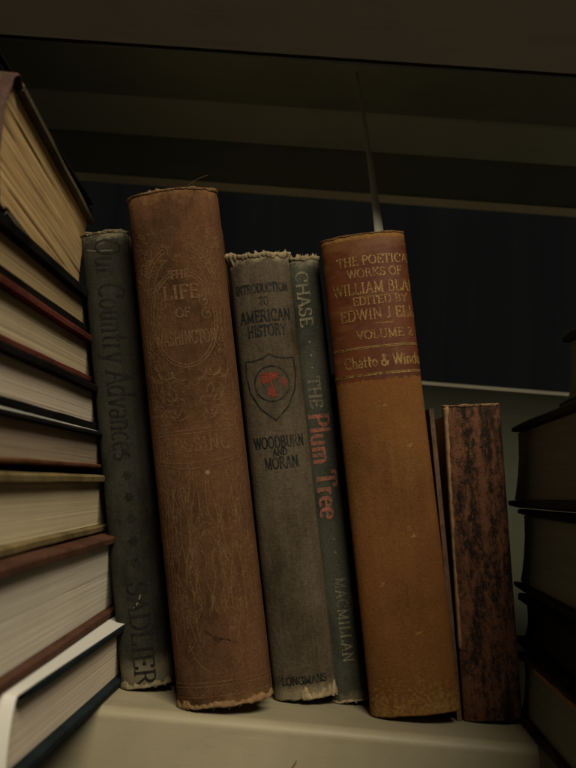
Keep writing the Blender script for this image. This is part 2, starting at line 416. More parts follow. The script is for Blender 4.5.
    def fray(s, mat, at, u0=-1, u1=1, low=0.001, high=0.0012, lump=0.0008, n=70, name='frayed_cloth', out=0.0004, tatters=10, tat_len=0.6):
        """ragged strip of worn cloth on head (at=1) or tail (at=0) of the spine; own thickness"""
        V, F = [], []
        sg = 1 if at else -1
        n = n * 2; S = 9
        base = s.H if at else 0.0
        sd = random.uniform(0, 50)
        def nz(x, f): return noise.noise(Vector((x * f, sd, f)))
        for i in range(n + 1):
            q = i / n
            u = (u0 + (u1 - u0) * q) * s.arc / 2
            mm = q * s.arc * 1000
            r = 0.55 + 1.25 * nz(mm, 0.13) + 0.6 * nz(mm, 0.43) + 0.22 * nz(mm, 1.4) + 0.12 * nz(mm, 3.7)
            r = max(0.15, r)
            lo = base - sg * low * (0.45 + 1.5 * abs(nz(mm + 90, 0.16)) + 0.35 * nz(mm + 40, 0.8) + 0.12 * nz(mm + 20, 2.9))
            hi = base + sg * high * r
            o = out + lump * 0.30 * max(0, r - 0.3)
            ring = [(lo, 0.00012), (lo * 0.7 + hi * 0.3, 0.00022 + o * 0.4), (lo * 0.4 + hi * 0.6, 0.0002 + o * 0.9), (lo * 0.12 + hi * 0.88, 0.0002 + o), (hi, o * 0.5),
                    (hi - sg * 0.0001, -0.0002), (lo * 0.15 + hi * 0.85, -0.0008), (lo * 0.5 + hi * 0.5, -0.0012), (lo, -0.0013)]
            for c, (h, off) in enumerate(ring):
                j1 = noise.noise(Vector((mm * 3.1, c * 1.7, sd))) * 0.00016
                V.append(s.surf(u, h + j1, off + j1))
        for i in range(n):
            for k in range(S):
                a, b = i * S + k, i * S + (k + 1) % S
                F.append((a, b, b + S, a + S))
        F.append(tuple(range(S))); F.append(tuple(n * S + k for k in range(S)))
        for _ in range(int(tatters)):                      # torn tabs of cloth that stand off the rim
            u = random.uniform(u0, u1) * 0.94 * s.arc / 2; w = random.uniform(0.0003, 0.0012); ln = random.uniform(0.0008, 0.0024) * tat_len
            cu = random.uniform(-1.2, 1.6); st = random.uniform(-0.5, 0.5); q0 = len(V); m_ = 6
            for i in range(m_ + 1):
                f = i / m_; a_ = cu * f
                hh = base + sg * (-0.0006 + ln * (math.sin(a_) / cu if abs(cu) > 0.05 else f)); of = 0.0004 + ln * ((1 - math.cos(a_)) / cu if abs(cu) > 0.05 else 0)
                ww = w * (1 - 0.75 * f ** 1.5)
                for (e, t_) in ((-1, 0), (1, 0), (1, -0.00014), (-1, -0.00014)): V.append(s.surf(u + st * ln * f + e * ww, hh, of + t_))
            for i in range(m_):
                for k in range(4):
                    a, b = q0 + i * 4 + k, q0 + i * 4 + (k + 1) % 4; F.append((a, b, b + 4, a + 4))
            F.append((q0, q0 + 1, q0 + 2, q0 + 3)); F.append(tuple(q0 + m_ * 4 + k for k in range(4)))
        return link(name, V, F, mat, s.root)
    def patch(s, name, mat, v0, v1, u0=-0.98, u1=0.98, off=0.00006, jag=0.0003, n=50):
        V, F = [], []; m = 12
        for i in range(n + 1):
            u = (u0 + (u1 - u0) * i / n) * s.arc / 2
            a, b = v0 + random.uniform(-jag, jag), v1 + random.uniform(-jag, jag)
            for j in range(m + 1):
                V.append(s.surf(u, a + (b - a) * j / m, off))
        for i in range(n):
            for j in range(m):
                q = i * (m + 1) + j; F.append((q, q + m + 1, q + m + 2, q + 1))
        return open_link(name, V, F, mat, s.root)

def tube(pts, r, seg=5):
    V, F = [], []
    n = len(pts)
    for i, p in enumerate(pts):
        a = Vector(pts[max(0, i - 1)]); b = Vector(pts[min(n - 1, i + 1)])
        t = (b - a).normalized(); x = t.orthogonal().normalized(); y = t.cross(x)
        for k in range(seg):
            an = 2 * math.pi * k / seg
            V.append(Vector(p) + (x * math.cos(an) + y * math.sin(an)) * r)
    for i in range(n - 1):
        for k in range(seg):
            a, b = i * seg + k, i * seg + (k + 1) % seg
            F.append((a, b, b + seg, a + seg))
    F.append(tuple(range(seg))); F.append(tuple((n - 1) * seg + k for k in range(seg)))
    return V, F

# ------------------------------------------------------------------ the shelf (setting of the close-up)
SZ = -0.0908                      # top of the shelf
FR = 0.3330                       # its front edge
BK = 0.500                        # its rear
def extrude(name, prof, x0, x1, mat, parent, closed=True, smooth=True):
    n = len(prof); V, F = [], []; m = 24
    for i in range(m + 1):
        x = x0 + (x1 - x0) * i / m
        V += [(x, d, z) for d, z in prof]
    for i in range(m):
        for k in range(n):
            a, b = i * n + k, i * n + (k + 1) % n
            F.append((a, b, b + n, a + n))
    F.append(tuple(range(n))); F.append(tuple(m * n + k for k in range(n)))
    o = link(name, V, F, mat, parent, smooth=smooth)
    if smooth:
        o.data.set_sharp_from_angle(angle=R(40))
    return o

def paint(name, col, seed, rough=0.38, spec=0.4):
    k = NT(name)
    f = k.noise(14, 6, 0.65, k.mapv(loc=(seed, 0, 0)))
    c = k.mix(k.ramp(f, [(0.35, 0.0), (0.7, 1.0)]), tuple(x * 0.86 for x in col), tuple(x * 1.06 for x in col))
    dust = k.ramp(k.noise(1.0, 6, 0.75, k.mapv((30, 160, 160), (seed, 0, 3))), [(0.52, 0.0), (0.78, 0.42)])
    c = k.mix(dust, c, tuple(x * 0.55 for x in col))
    spk = k.ramp(k.noise(330, 5, 0.8, k.mapv(loc=(seed, 2, 9))), [(0.69, 0.0), (0.73, 0.55)])
    c = k.mix(spk, c, (col[0] * 0.30, col[1] * 0.24, col[2] * 0.18))
    scr = k.ramp(k.noise(1.0, 3, 0.6, k.mapv((12, 420, 420), (seed, 5, 3), (0, 0, 0.3))), [(0.67, 0.0), (0.73, 0.30)])
    c = k.mix(scr, c, tuple(x * 1.3 for x in col))
    k.bump(k.math('ADD', k.noise(900, 3, 0.6), k.math('MULTIPLY', k.noise(120, 3, 0.6), 1.2)), 0.12, 0.0005)
    return k.out(c, k.math('ADD', rough, k.math('MULTIPLY', f, 0.2)), spec)

M_shelf = paint('shelf_paint', (0.295, 0.266, 0.180), 0.0, 0.42)
M_upper = paint('upper_shelf_paint', (0.24, 0.285, 0.25), 4.0, 0.7, 0.12)

def rounded(pts):  # quarter-round from a list of (d, z)
    return pts
shelf = thing('metal_shelf', 'pale grey green painted metal shelf board the leaning old books stand on', 'shelf', (0, FR, SZ))
r = 0.0042
pf = [(BK - FR, 0.0)] + [(r - r * math.sin(R(a)), -r + r * math.cos(R(a))) for a in range(0, 91, 10)] + [(0.0, -0.042), (0.012, -0.042), (0.012, -0.0395), (0.0022, -0.0395), (0.0022, -0.0045), (0.004, -0.0022), (BK - FR, -0.0022)]
extrude('shelf_deck', pf, -0.62, 0.62, M_shelf, shelf)
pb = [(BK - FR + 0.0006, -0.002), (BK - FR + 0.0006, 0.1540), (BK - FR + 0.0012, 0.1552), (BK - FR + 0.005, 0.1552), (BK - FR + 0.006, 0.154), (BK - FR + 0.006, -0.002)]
extrude('back_panel', pb, -0.62, 0.62, paint('back_panel_painted_shade', (0.042, 0.046, 0.032), 5.0, 0.7, 0.08), shelf)  # shade behind the books is put into this dark olive colour
extrude('panel_edge', [(BK - FR + 0.0002, 0.1536), (BK - FR + 0.0002, 0.1556), (BK - FR + 0.0065, 0.1556), (BK - FR + 0.0065, 0.1553), (BK - FR + 0.0005, 0.1553), (BK - FR + 0.0005, 0.1536)], -0.62, 0.62, paint('panel_edge_painted_light', (0.66, 0.64, 0.52), 6.0, 0.4), shelf, smooth=False)  # pale colour paints the light caught along the panel's top edge
# rusty scratch on the front face
sv = [(0.0, -0.0001, 0.0), (0.0006, -0.0001, 0.0012), (0.0016, -0.0001, 0.0030), (0.0026, -0.0001, 0.0046), (0.0030, -0.0001, 0.0046), (0.0024, -0.0001, 0.0028), (0.0014, -0.0001, 0.0011), (0.0005, -0.0001, -0.0004)]
sv = [(x + 0.0028, y, z - 0.0175) for x, y, z in sv]
open_link('rust_scratch', sv, [tuple(range(len(sv)))], plain('rust', (0.20, 0.10, 0.04), 0.9), shelf)

upper = thing('upper_metal_shelf', 'dark ribbed underside and front lip of metal shelf overhead', 'shelf', (0, FR, 0.1725))
U0 = 0.1725
pu = [(0.0, 0.0012), (0.0012, 0.0), (0.0060, 0.0060), (0.0080, 0.0330),
      (0.118, 0.0330), (0.150, 0.0335), (0.1655, 0.0335), (0.1668, 0.0250), (0.1668, 0.0034),
      (0.1712, 0.0034), (0.1712, 0.0420), (0.0, 0.0420)]
extrude('shelf_underside', pu, -0.62, 0.62, M_upper, upper)
extrude('stiffener', [(0.1180, 0.0335), (0.1190, 0.0316), (0.1205, 0.0310), (0.1440, 0.0226), (0.1465, 0.0222), (0.1480, 0.0232), (0.1490, 0.0335)], -0.62, 0.62, paint('stiffener_painted_light', (0.42, 0.48, 0.42), 3.0, 0.6, 0.15), upper)  # lighter than the underside: light on the sloped rib is painted in
extrude('rolled_edge', [(0.1655, 0.0035), (0.1690, -0.0002), (0.1700, -0.0002), (0.1700, 0.0033)], -0.62, 0.62, paint('rolled_edge_painted_light', (0.80, 0.78, 0.62), 2.0, 0.35), upper, smooth=False)  # bright line of light on the rear edge, painted as a pale colour
M_strip = paint('brown_strip_paint', (0.018, 0.0150, 0.0100), 7.0, 0.75, 0.06)
extrude('front_strip', [(-0.0006, 0.0006), (-0.0002, 0.0004), (-0.0002, 0.0416), (-0.0014, 0.0416), (-0.0014, 0.0012)], -0.615, 0.615, M_strip, upper, smooth=False)

k = NT('backdrop_paint')
fold = k.noise(1.0, 3, 0.6, k.mapv((26, 1, 0.8)))
M_backdrop = k.out(k.mix(k.ramp(fold, [(0.3, 0.0), (0.7, 1.0)]), (0.0035, 0.0046, 0.0060), (0.0070, 0.0085, 0.0105)), 0.95, 0.02)  # near-black sheet; darkness of the void behind the shelves is in its colour
wl = link('dark_backdrop', [(-1.6, 0.85, -0.8), (1.6, 0.85, -0.8), (1.6, 0.85, 1.2), (-1.6, 0.85, 1.2), (-1.6, 0.88, -0.8), (1.6, 0.88, -0.8), (1.6, 0.88, 1.2), (-1.6, 0.88, 1.2)],
          [(0, 1, 2, 3), (5, 4, 7, 6), (0, 4, 5, 1), (3, 2, 6, 7), (0, 3, 7, 4), (1, 5, 6, 2)], M_backdrop, smooth=False)
wl['kind'] = 'structure'

# ------------------------------------------------------------------ the leaning row
ROW = 'old books leaning to the left in a row'
def stand(label, x, D, W, H, L, bulge, lean, yaw=0.0, **kw):
    """x, D: where the left joint corner of the tail touches the shelf"""
    a = R(lean)
    loc = Vector((x, D, SZ + 0.0002)) - Matrix.Rotation(R(yaw), 3, 'Z') @ (Matrix.Rotation(a, 3, 'Y') @ Vector((-W / 2, 0, 0)))
    rot = (Matrix.Rotation(R(yaw), 3, 'Z') @ Matrix.Rotation(a, 3, 'Y')).to_euler()
    rt = thing('old_book', label, 'book', loc, rot, ROW)
    return Book(rt, W, H, L, bulge, **kw)

M_pg_old = pages('old_pages_standing', (0.42, 0.32, 0.19), (0.22, 0.15, 0.08), 0)

ALB = 0.62
# 1  slate book against the stack
SLATE_D, SLATE_L = (0.033, 0.033, 0.025), (0.060, 0.060, 0.046)
b = stand('narrow slate grey book with dark title, leftmost in the leaning row', -0.0684, 0.3633, 0.0208, 0.1925, 0.145, 0.0052, -11.3, 2)
m = cloth('slate_cloth', SLATE_D, SLATE_L, (0.20, 0.18, 0.12), H=b.H, wear=0.25, seed=1.3, bottom_worn=0.055)
b.spine(m, 0.0005); b.boards(m); b.block(M_pg_old)
M_fr1 = plain('frayed_tan', (0.26, 0.22, 0.13), 0.9, 0.4, 300)
b.fray(M_fr1, 1, -0.9, 0.95, 0.0006, 0.0008)
b.fray(M_fr1, 0, -0.95, 0.9, 0.0022, 0.0003, 0.0010)
T = Strokes()
def cv(y): return (675 - y) / 2281
T.text('Our Country Advances', 0.0014, cv(242), 0.0112, 0.13, 0.05, down=True, slant=0.12, align='l', width=0.0965)
for i in range(5): T.text('*', 0.0008, cv(477 + i * 20.8), 0.0078, 0.14, 0.12, down=True)
M_ki = ink('slate_ink', (0.012, 0.012, 0.011), SLATE_D, 0.34, 0.60)
T.build('title_lettering', b, M_ki); T = Strokes()
T.text('SADLIER', 0.0004, cv(626), 0.0085, 0.14, 0.06, down=True, width=0.0425)
T.build('publisher_lettering', b, M_ki)
SC = Strokes()
SC.line([(-0.003, 0.0305), (0.0005, 0.0345), (0.0016, 0.0372)], 0.0005)
SC.build('scuff_mark', b, plain('scuff_pale', (0.24, 0.23, 0.18), 0.9)); SC = Strokes(); SC.line([(-0.008, 0.1855), (-0.003, 0.1842), (0.0035, 0.184)], 0.0004)
M_scuff = plain('scuff', (0.24, 0.23, 0.18), 0.9)
SC.build('scuff_mark', b, M_scuff)

ALB = 0.42
# 2  big brown ornamented book
BR_D, BR_L = (0.160, 0.076, 0.038), (0.250, 0.124, 0.062)
b = stand('thick brown book with stamped floral ornament, tallest of the leaning row', -0.0420, 0.3440, 0.0370, 0.2042, 0.15, 0.0105, -11.4, 3)
m = cloth('brown_cloth', BR_D, BR_L, (0.36, 0.20, 0.085), H=b.H, wear=0.35, seed=4.1, weave=1100)
def engrave(m, zones, line):
    """mirrored scrolling line relief stamped into the cloth between given heights: (z0, z1, scale x, scale z, rings)"""
    nt = m.node_tree; bs = nt.nodes['Principled BSDF']; src = bs.inputs['Base Color'].links[0].from_socket
    L_ = nt.links.new
    def nn(t_, **kw):
        x = nt.nodes.new(t_)
        for a_, v_ in kw.items(): setattr(x, a_, v_)
        return x
    def mt(op, a, c=None, clamp=False):
        x = nn('ShaderNodeMath', operation=op); x.use_clamp = clamp
        for sk, v in zip(x.inputs, (a, c)):
            if v is None: continue
            if isinstance(v, (int, float)): sk.default_value = v
            else: L_(v, sk)
        return x.outputs[0]
    tc = nn('ShaderNodeTexCoord').outputs['Object']; sp = nn('ShaderNodeSeparateXYZ'); L_(tc, sp.inputs[0])
    ax = mt('ABSOLUTE', sp.outputs[0]); total = None
    for z0, z1, sx, sz, rings in zones:
        cb = nn('ShaderNodeCombineXYZ'); L_(mt('MULTIPLY', ax, sx), cb.inputs[0]); L_(mt('MULTIPLY', sp.outputs[2], sz), cb.inputs[2])
        n_ = nn('ShaderNodeTexNoise'); n_.inputs['Scale'].default_value = 1.0; n_.inputs['Detail'].default_value = 1.5; n_.inputs['Distortion'].default_value = 0.8
        L_(cb.outputs[0], n_.inputs['Vector'])
        fr_ = mt('ABSOLUTE', mt('SUBTRACT', mt('FRACT', mt('MULTIPLY', n_.outputs['Fac'], rings)), 0.5))
        ln = mt('SUBTRACT', 1.0, mt('DIVIDE', fr_, 0.16), True)
        ms = mt('MULTIPLY', mt('GREATER_THAN', sp.outputs[2], z0), mt('LESS_THAN', sp.outputs[2], z1))
        ms = mt('MULTIPLY', ms, mt('LESS_THAN', ax, 0.0172))
        q = mt('MULTIPLY', ln, ms); total = q if total is None else mt('MAXIMUM', total, q)
    fd = nn('ShaderNodeTexNoise'); fd.inputs['Scale'].default_value = 90; fd.inputs['Detail'].default_value = 5; L_(tc, fd.inputs['Vector'])
    fr2 = nn('ShaderNodeMapRange'); fr2.inputs['From Min'].default_value = 0.36; fr2.inputs['From Max'].default_value = 0.62; L_(fd.outputs['Fac'], fr2.inputs[0])
    fac = mt('MULTIPLY', total, mt('MULTIPLY', fr2.outputs[0], 0.50))
    mx = nn('ShaderNodeMix', data_type='RGBA'); L_(fac, mx.inputs[0]); L_(src, mx.inputs[6]); mx.inputs[7].default_value = (*line, 1)
    L_(mx.outputs[2], bs.inputs['Base Color'])
    bp = nn('ShaderNodeBump'); bp.inputs['Strength'].default_value = 0.38; bp.inputs['Distance'].default_value = 0.0005
    L_(total, bp.inputs['Height']); L_(bs.inputs['Normal'].links[0].from_socket, bp.inputs['Normal']); L_(bp.outputs[0], bs.inputs['Normal'])
engrave(m, [(0.1085, 0.1340, 190, 150, 5.0), (0.030, 0.0985, 380, 85, 6.0), (0.1660, 0.1880, 210, 160, 4.5)], (0.150, 0.092, 0.036))
b.spine(m, 0.0005, dip=0.0); b.boards(m); b.block(M_pg_old)
M_fr2 = plain('frayed_orange', (0.40, 0.24, 0.11), 0.9, 0.45, 400)
b.fray(M_fr2, 1, -0.97, 0.97, 0.0009, 0.0006, 0.0006)
b.fray(M_fr2, 0, -0.97, 0.97, 0.0022, 0.0006, 0.0006)
hb = b.H
def yv(y):
    K = [(293, 0.1606), (425.6, 0.1069), (669, 0.0135), (704.5, 0.0)]
    for (y0, v0), (y1, v1) in zip(K, K[1:]):
        if y <= y1: break
    return v0 + (v1 - v0) * (y - y0) / (y1 - y0)
O = Strokes(); W0 = 0.00034
rnd = random.Random(11)
def swirl(u, v, r0, turns, dirn, a0, n=26, sx=1, sy=1):
    return [(u + sx * r0 * (1 - 0.75 * i / n) * math.cos(a0 + dirn * turns * 6.28 * i / n), v + sy * r0 * (1 - 0.75 * i / n) * math.sin(a0 + dirn * turns * 6.28 * i / n)) for i in range(n + 1)]
def leaf(u, v, l, a, w=0.35):
    pts = []
    for i in range(9):
        f = i / 8; pts.append((u + l * f * math.cos(a) - l * w * math.sin(math.pi * f) * math.sin(a), v + l * f * math.sin(a) + l * w * math.sin(math.pi * f) * math.cos(a)))
    for i in range(9):
        f = 1 - i / 8; pts.append((u + l * f * math.cos(a) + l * w * math.sin(math.pi * f) * math.sin(a), v + l * f * math.sin(a) - l * w * math.sin(math.pi * f) * math.cos(a)))
    return pts
half = b.arc / 2
# long border rules and flowing stems on both sides, mirrored
for sgn in (-1, 1):
    rnd = random.Random(23)
    for q, (w, y0, y1) in enumerate([(0.0158, 262, 455), (0.0172, 300, 455), (0.0150, 465, 640), (0.0163, 465, 676), (0.0135, 465, 560), (0.0122, 465, 540), (0.0176, 470, 676), (0.0108, 466, 520)]):
        pts = [(sgn * (w + 0.0005 * math.sin(i * 0.35 + q)), yv(y0 + (y1 - y0) * i / 40)) for i in range(41)]
        O.line(pts, W0)
    # arch over the title
    for rr in (0.0, 0.0016, 0.0046):
        O.line([(sgn * (0.0158 - rr) * math.sin(R(a)) , yv(296) + (yv(243) - yv(296) - rr) * math.cos(R(a))) for a in range(20, 91, 5)], W0)
    for i in range(9):
        v = yv(250 + i * 13); uu = sgn * (0.0118 + 0.003 * math.sin(i * 1.1))
        O.line(swirl(uu, v, 0.0026, 1.2, sgn, rnd.uniform(0, 6)), W0)
        O.line(leaf(uu, v, 0.0052, rnd.uniform(0.6, 2.5), 0.15), W0 * 0.8)
    # acanthus strokes under the medallion
    for i in range(26):
        u_, v_ = sgn * rnd.uniform(0.0015, 0.0165), yv(rnd.uniform(372, 424))
        a_ = rnd.uniform(-0.7, 0.9); l_ = rnd.uniform(0.004, 0.009); bend = rnd.uniform(0.15, 0.45) * rnd.choice((-1, 1))
        pts = []
        for q in range(13):
            f_ = q / 12; n_ = bend * l_ * math.sin(math.pi * f_)
            uu = u_ + sgn * (l_ * f_ * math.cos(a_) - n_ * math.sin(a_)); vv = v_ + l_ * f_ * math.sin(a_) + n_ * math.cos(a_)
            if abs(uu) < 0.0175 and yv(427) < vv < yv(368): pts.append((uu, vv))
        if len(pts) > 3: O.line(pts, rnd.choice((W0, W0 * 1.5, W0 * 2.0)), W0 * 0.8)
    # lower plant: reeds, narrow leaves, drooping loop
    for (a0, a1, y0, y1, pw) in ((0.0010, 0.0075, 470, 600, 1.5), (0.0022, 0.0062, 470, 560, 0.8), (0.0045, 0.0098, 466, 585, 1.6), (0.0080, 0.0045, 480, 610, 1.2), (0.0100, 0.0060, 470, 640, 2.0), (0.0112, 0.0128, 466, 600, 1.0), (0.0020, 0.0002, 545, 612, 1.4)):
        O.line([(sgn * (a0 + (a1 - a0) * (i / 30) ** pw + 0.0006 * math.sin(i * 0.4 + a0 * 900)), yv(y0 + (y1 - y0) * i / 30)) for i in range(31)], W0)
    O.line([(sgn * (0.0005 + 0.0075 * math.sin(i / 30 * 2.6)), yv(530 + i * 2.6)) for i in range(31)], W0)
    for k_ in range(3):
        O.line([(sgn * (0.0040 - 0.0012 * k_) * math.cos(R(a)), yv(532 + 6 * k_) + (0.007 - 0.001 * k_) * math.sin(R(a))) for a in range(0, 91, 6)], W0)
    for i in range(24):
        v = yv(474 + i * 7); uu = sgn * (0.0095 + 0.0045 * math.sin(i * 1.9))
        a_ = rnd.uniform(-2.2, -0.9); a_ = a_ if sgn > 0 else math.pi - a_
        O.line(leaf(uu, v, rnd.uniform(0.004, 0.008), a_, 0.12), W0 * 0.8)
    O.line([(sgn * (0.0128 - 0.0128 * (i / 24) ** 2.2), yv(600) - (yv(600) - yv(672)) * math.sin(i / 24 * math.pi / 2)) for i in range(25)], W0 * 1.15)
    O.line([(sgn * (0.0105 - 0.0105 * (i / 24) ** 2.2), yv(585) - (yv(585) - yv(661)) * math.sin(i / 24 * math.pi / 2)) for i in range(25)], W0 * 0.9)
for rx, ry in ((0.0136, 0.0196), (0.0124, 0.0184)):
    O.line(arc(0, yv(318), rx, ry, 0, 360, 60), W0 * 1.3)
for i in range(14):
    uu = rnd.choice((-1, 1)) * rnd.uniform(0.0095, 0.014); v = yv(rnd.uniform(255, 300))
    O.line(leaf(uu, v, rnd.uniform(0.003, 0.005), rnd.uniform(0, 6.28), 0.3), W0 * 0.8)
# panel with the author's name
for y, bow in ((428, 0.0), (431.5, 0.0), (457, 0.002), (460, 0.0028)):
    O.line([(u * 0.0165, yv(y) + bow * (u * u - 1)) for u in [i / 12 - 1 for i in range(25)]], W0 * 1.2)
for y in (680, 684, 694):
    O.line([(u * half * 0.93, yv(y)) for u in [i / 20 - 1 for i in range(41)]], W0 * 1.2)
for i in range(15):
    O.line(swirl((i - 7) * 0.0026, yv(689), 0.0013, 1.0, 1, i), W0 * 0.8)
O.build('stamped_ornament', b, ink('ornament_ink', (0.36, 0.215, 0.095), BR_L, 0.40, 0.72, scale=170, spec=0.3), 0.00008)
T = Strokes()
T.text('THE', 0.0, yv(273), 0.0034, 0.2, 0.12, width=0.0085)
T.text('LIFE', 0.0, yv(291), 0.0056, 0.18, 0.1, width=0.0150)
T.text('OF', 0.0, yv(312), 0.0038, 0.18, 0.1)
T.text('WASHINGTON', 0.0, yv(337), 0.0054, 0.17, 0.09, width=0.0250)
M_bg = ink('brown_gilt', (0.36, 0.225, 0.10), BR_L, 0.42, 0.74, scale=300)
T.build('title_lettering', b, M_bg, 0.00016); T = Strokes()
T.text('LOSSING', 0.0, yv(443.5), 0.0056, 0.16, 0.09, width=0.0265, gap=0.12)
T.build('author_lettering', b, M_bg, 0.00016)
S2 = Strokes()
S2.line([(-0.004, yv(630)), (-0.001, yv(637)), (0.0035, yv(640)), (0.0075, yv(645))], 0.0011, 0.0004)
S2.line([(-0.001, yv(636)), (0.0012, yv(641))], 0.0022)
S2.build('dark_stain', b, ink('stain', (0.03, 0.018, 0.01), BR_D, 0.42, 0.55), 0.0001)
S3 = Strokes(); S3.fill([(0.003 + 0.0009 * math.cos(a * 0.63), yv(473) + 0.0009 * math.sin(a * 0.63)) for a in range(10)])
S3.build('pale_chip', b, plain('chip', (0.40, 0.29, 0.17), 0.9), 0.00018)
# loose threads at tail and head
for u, l in ((-0.004, 0.004), (0.002, 0.0048), (0.006, 0.004), (0.0065, 0.003), (0.011, 0.0035)):
    p0 = b.surf(u, 0.0006, 0.0002)
    link('loose_thread', *tube([p0 + Vector((0.0004 * math.sin(i), -0.0002 * i, -l * i / 6 * 0.45)) for i in range(6)], 0.00006), M_fr2, b.root)
p0 = b.surf(0.006, hb - 0.0004, 0.0003)
link('loose_thread', *tube([p0 + Vector((0.0014 * i, -0.0001 * i, 0.0011 * i - 0.00007 * i * i)) for i in range(8)], 0.00006), M_fr2, b.root)

ALB = 0.6
# 3  grey-green history
GY_D, GY_L = (0.076, 0.060, 0.041), (0.148, 0.117, 0.079)
b = stand('worn olive grey book with dark shield emblem and frayed head', -0.0050, 0.3665, 0.0262, 0.1876, 0.14, 0.0065, -11.0, 2)
m = cloth('olive_cloth', GY_D, GY_L, (0.36, 0.31, 0.20), H=b.H, wear=0.12, seed=7.7, weave=900, bottom_worn=0.030)
b.spine(m, 0.0006); b.boards(m); b.block(M_pg_old)
M_fr3 = plain('frayed_cream', (0.40, 0.32, 0.19), 0.9, 0.45, 400)
b.fray(M_fr3, 1, -1.0, 1.0, 0.0022, 0.0012, 0.0026, 60, out=0.0006, tatters=22, tat_len=1.2)
b.fray(M_fr3, 0, -0.1, 0.95, 0.0036, 0.0003, 0.0012, out=0.0003)
b.fray(M_fr3, 1, -1.0, -0.62, 0.0028, 0.0020, 0.0040, 40, out=0.0009, name='curled_cloth')
def gv(y): return (689 - y) / 2329
T = Strokes()
M_oi = ink('olive_ink', (0.010, 0.016, 0.018), GY_D, 0.36, 0.54)
T.text('INTRODUCTION', 0.0, gv(286.5), 0.0038, 0.22, 0.11, width=0.0235)
T.text('TO', 0.0003, gv(300), 0.0036, 0.22, 0.11, width=0.0040)
T.text('AMERICAN', 0.0003, gv(315), 0.0050, 0.20, 0.10, width=0.0225)
T.text('HISTORY', 0.0003, gv(330), 0.0048, 0.20, 0.10, width=0.0170)
T.build('title_lettering', b, M_oi); T = Strokes()
T.text('WOODBURN', 0.0002, gv(442), 0.0048, 0.20, 0.10, width=0.0220)
T.text('AND', 0.0002, gv(452), 0.0028, 0.22, 0.12, width=0.0062)
T.text('MORAN', 0.0004, gv(462.5), 0.0048, 0.20, 0.10, width=0.0145)
T.build('author_lettering', b, M_oi); T = Strokes()
T.text('LONGMANS', 0.0, 0.0078, 0.0032, 0.22, 0.11, width=0.0190)
T.build('publisher_lettering', b, M_oi); T = Strokes()
c0 = gv(384)
sh = [(0.0, gv(354)), (-0.003, gv(358)), (-0.007, gv(360)), (-0.0105, gv(359)), (-0.0109, gv(374)), (-0.0098, gv(391)), (-0.006, gv(408)), (0.0, gv(421))]
T.line(sh, 0.00062)
T.line([(-x, y) for x, y in sh], 0.00062)
T.line(arc(0.0, c0, 0.0074, 0.0076, 0, 360, 44), 0.00062)
T.build('shield_emblem', b, M_oi)
E_ = Strokes()
def blob(cu, cv, ru, rv, n=22, j=0.35, sd=1):
    q = random.Random(sd)
    return [(cu + ru * (1 + q.uniform(-j, j)) * math.cos(6.283 * i / n), cv + rv * (1 + q.uniform(-j, j)) * math.sin(6.283 * i / n)) for i in range(n)]
E_.fill(blob(-0.0006, c0 + 0.0034, 0.0040, 0.0020, sd=1)); E_.fill(blob(-0.0002, c0 - 0.0036, 0.0019, 0.0022, sd=4)); E_.fill(blob(-0.0030, c0 + 0.0016, 0.0018, 0.0014, sd=8))
E_.fill(blob(0.0052, c0 + 0.0004, 0.0012, 0.0017, sd=5)); E_.line([(-0.0006, c0 + 0.002), (0.0, c0 - 0.002)], 0.0009)
E_.build('red_emblem', b, ink('red_ink', (0.27, 0.052, 0.03), GY_D, 0.3, 0.52), 0.00014)

ALB = 0.62
# 4  thin blue-grey novel
PL_D, PL_L = (0.070, 0.074, 0.056), (0.108, 0.112, 0.087)
b = stand('thin blue grey book with cream and red title between two thicker books', 0.0194, 0.3720, 0.0147, 0.1912, 0.13, 0.0042, -10.7, -1)
m = cloth('bluegrey_cloth', PL_D, PL_L, (0.28, 0.24, 0.16), H=b.H, wear=0.12, seed=3.3, weave=1500, rough=0.6)
b.spine(m, 0.0004); b.boards(m); b.block(M_pg_old)
b.fray(M_fr3, 1, -1.0, 0.9, 0.0014, 0.0010, 0.0022, 40, out=0.0005, tatters=14, tat_len=1.1)
b.fray(M_fr3, 0, -0.9, 0.95, 0.0009, 0.0002, 0.0006)
def pv(y): return (699 - y) / 2353
T = Strokes()
T.text('CHASE', -0.0010, (pv(264) + pv(323)) / 2, 0.0056, 0.17, 0.08, down=True, width=pv(264) - pv(323))
for y in (339, 353, 366): T.fill([(-0.0006 + 0.00055 * math.cos(a), pv(y) + 0.00055 * math.sin(a)) for a in [i * 0.785 for i in range(8)]])
T.text('THE', -0.0006, (pv(375) + pv(408)) / 2, 0.0052, 0.17, 0.08, down=True, width=pv(375) - pv(408))
M_ci = ink('cream_ink', (0.30, 0.27, 0.18), PL_L, 0.34, 0.56)
T.build('title_lettering', b, M_ci); T = Strokes()
for y in (541, 554, 567): T.fill([(0.0006 + 0.00055 * math.cos(a), pv(y) + 0.00055 * math.sin(a)) for a in [i * 0.785 for i in range(8)]])
T.text('MACMILLAN', 0.0012, (pv(579) + pv(661)) / 2, 0.0046, 0.15, 0.07, down=True, width=pv(579) - pv(661), gap=0.05)
T.build('publisher_lettering', b, M_ci)
T = Strokes()
T.text('Plum', -0.0002, (pv(413) + pv(466)) / 2, 0.0086, 0.20, 0.08, down=True, width=pv(413) - pv(466))
T.text('Tree', 0.0004, (pv(472) + pv(520)) / 2, 0.0086, 0.20, 0.08, down=True, width=pv(472) - pv(520))
T.build('red_lettering', b, ink('title_red', (0.50, 0.17, 0.115), PL_L, 0.32, 0.58))

ALB = 0.48
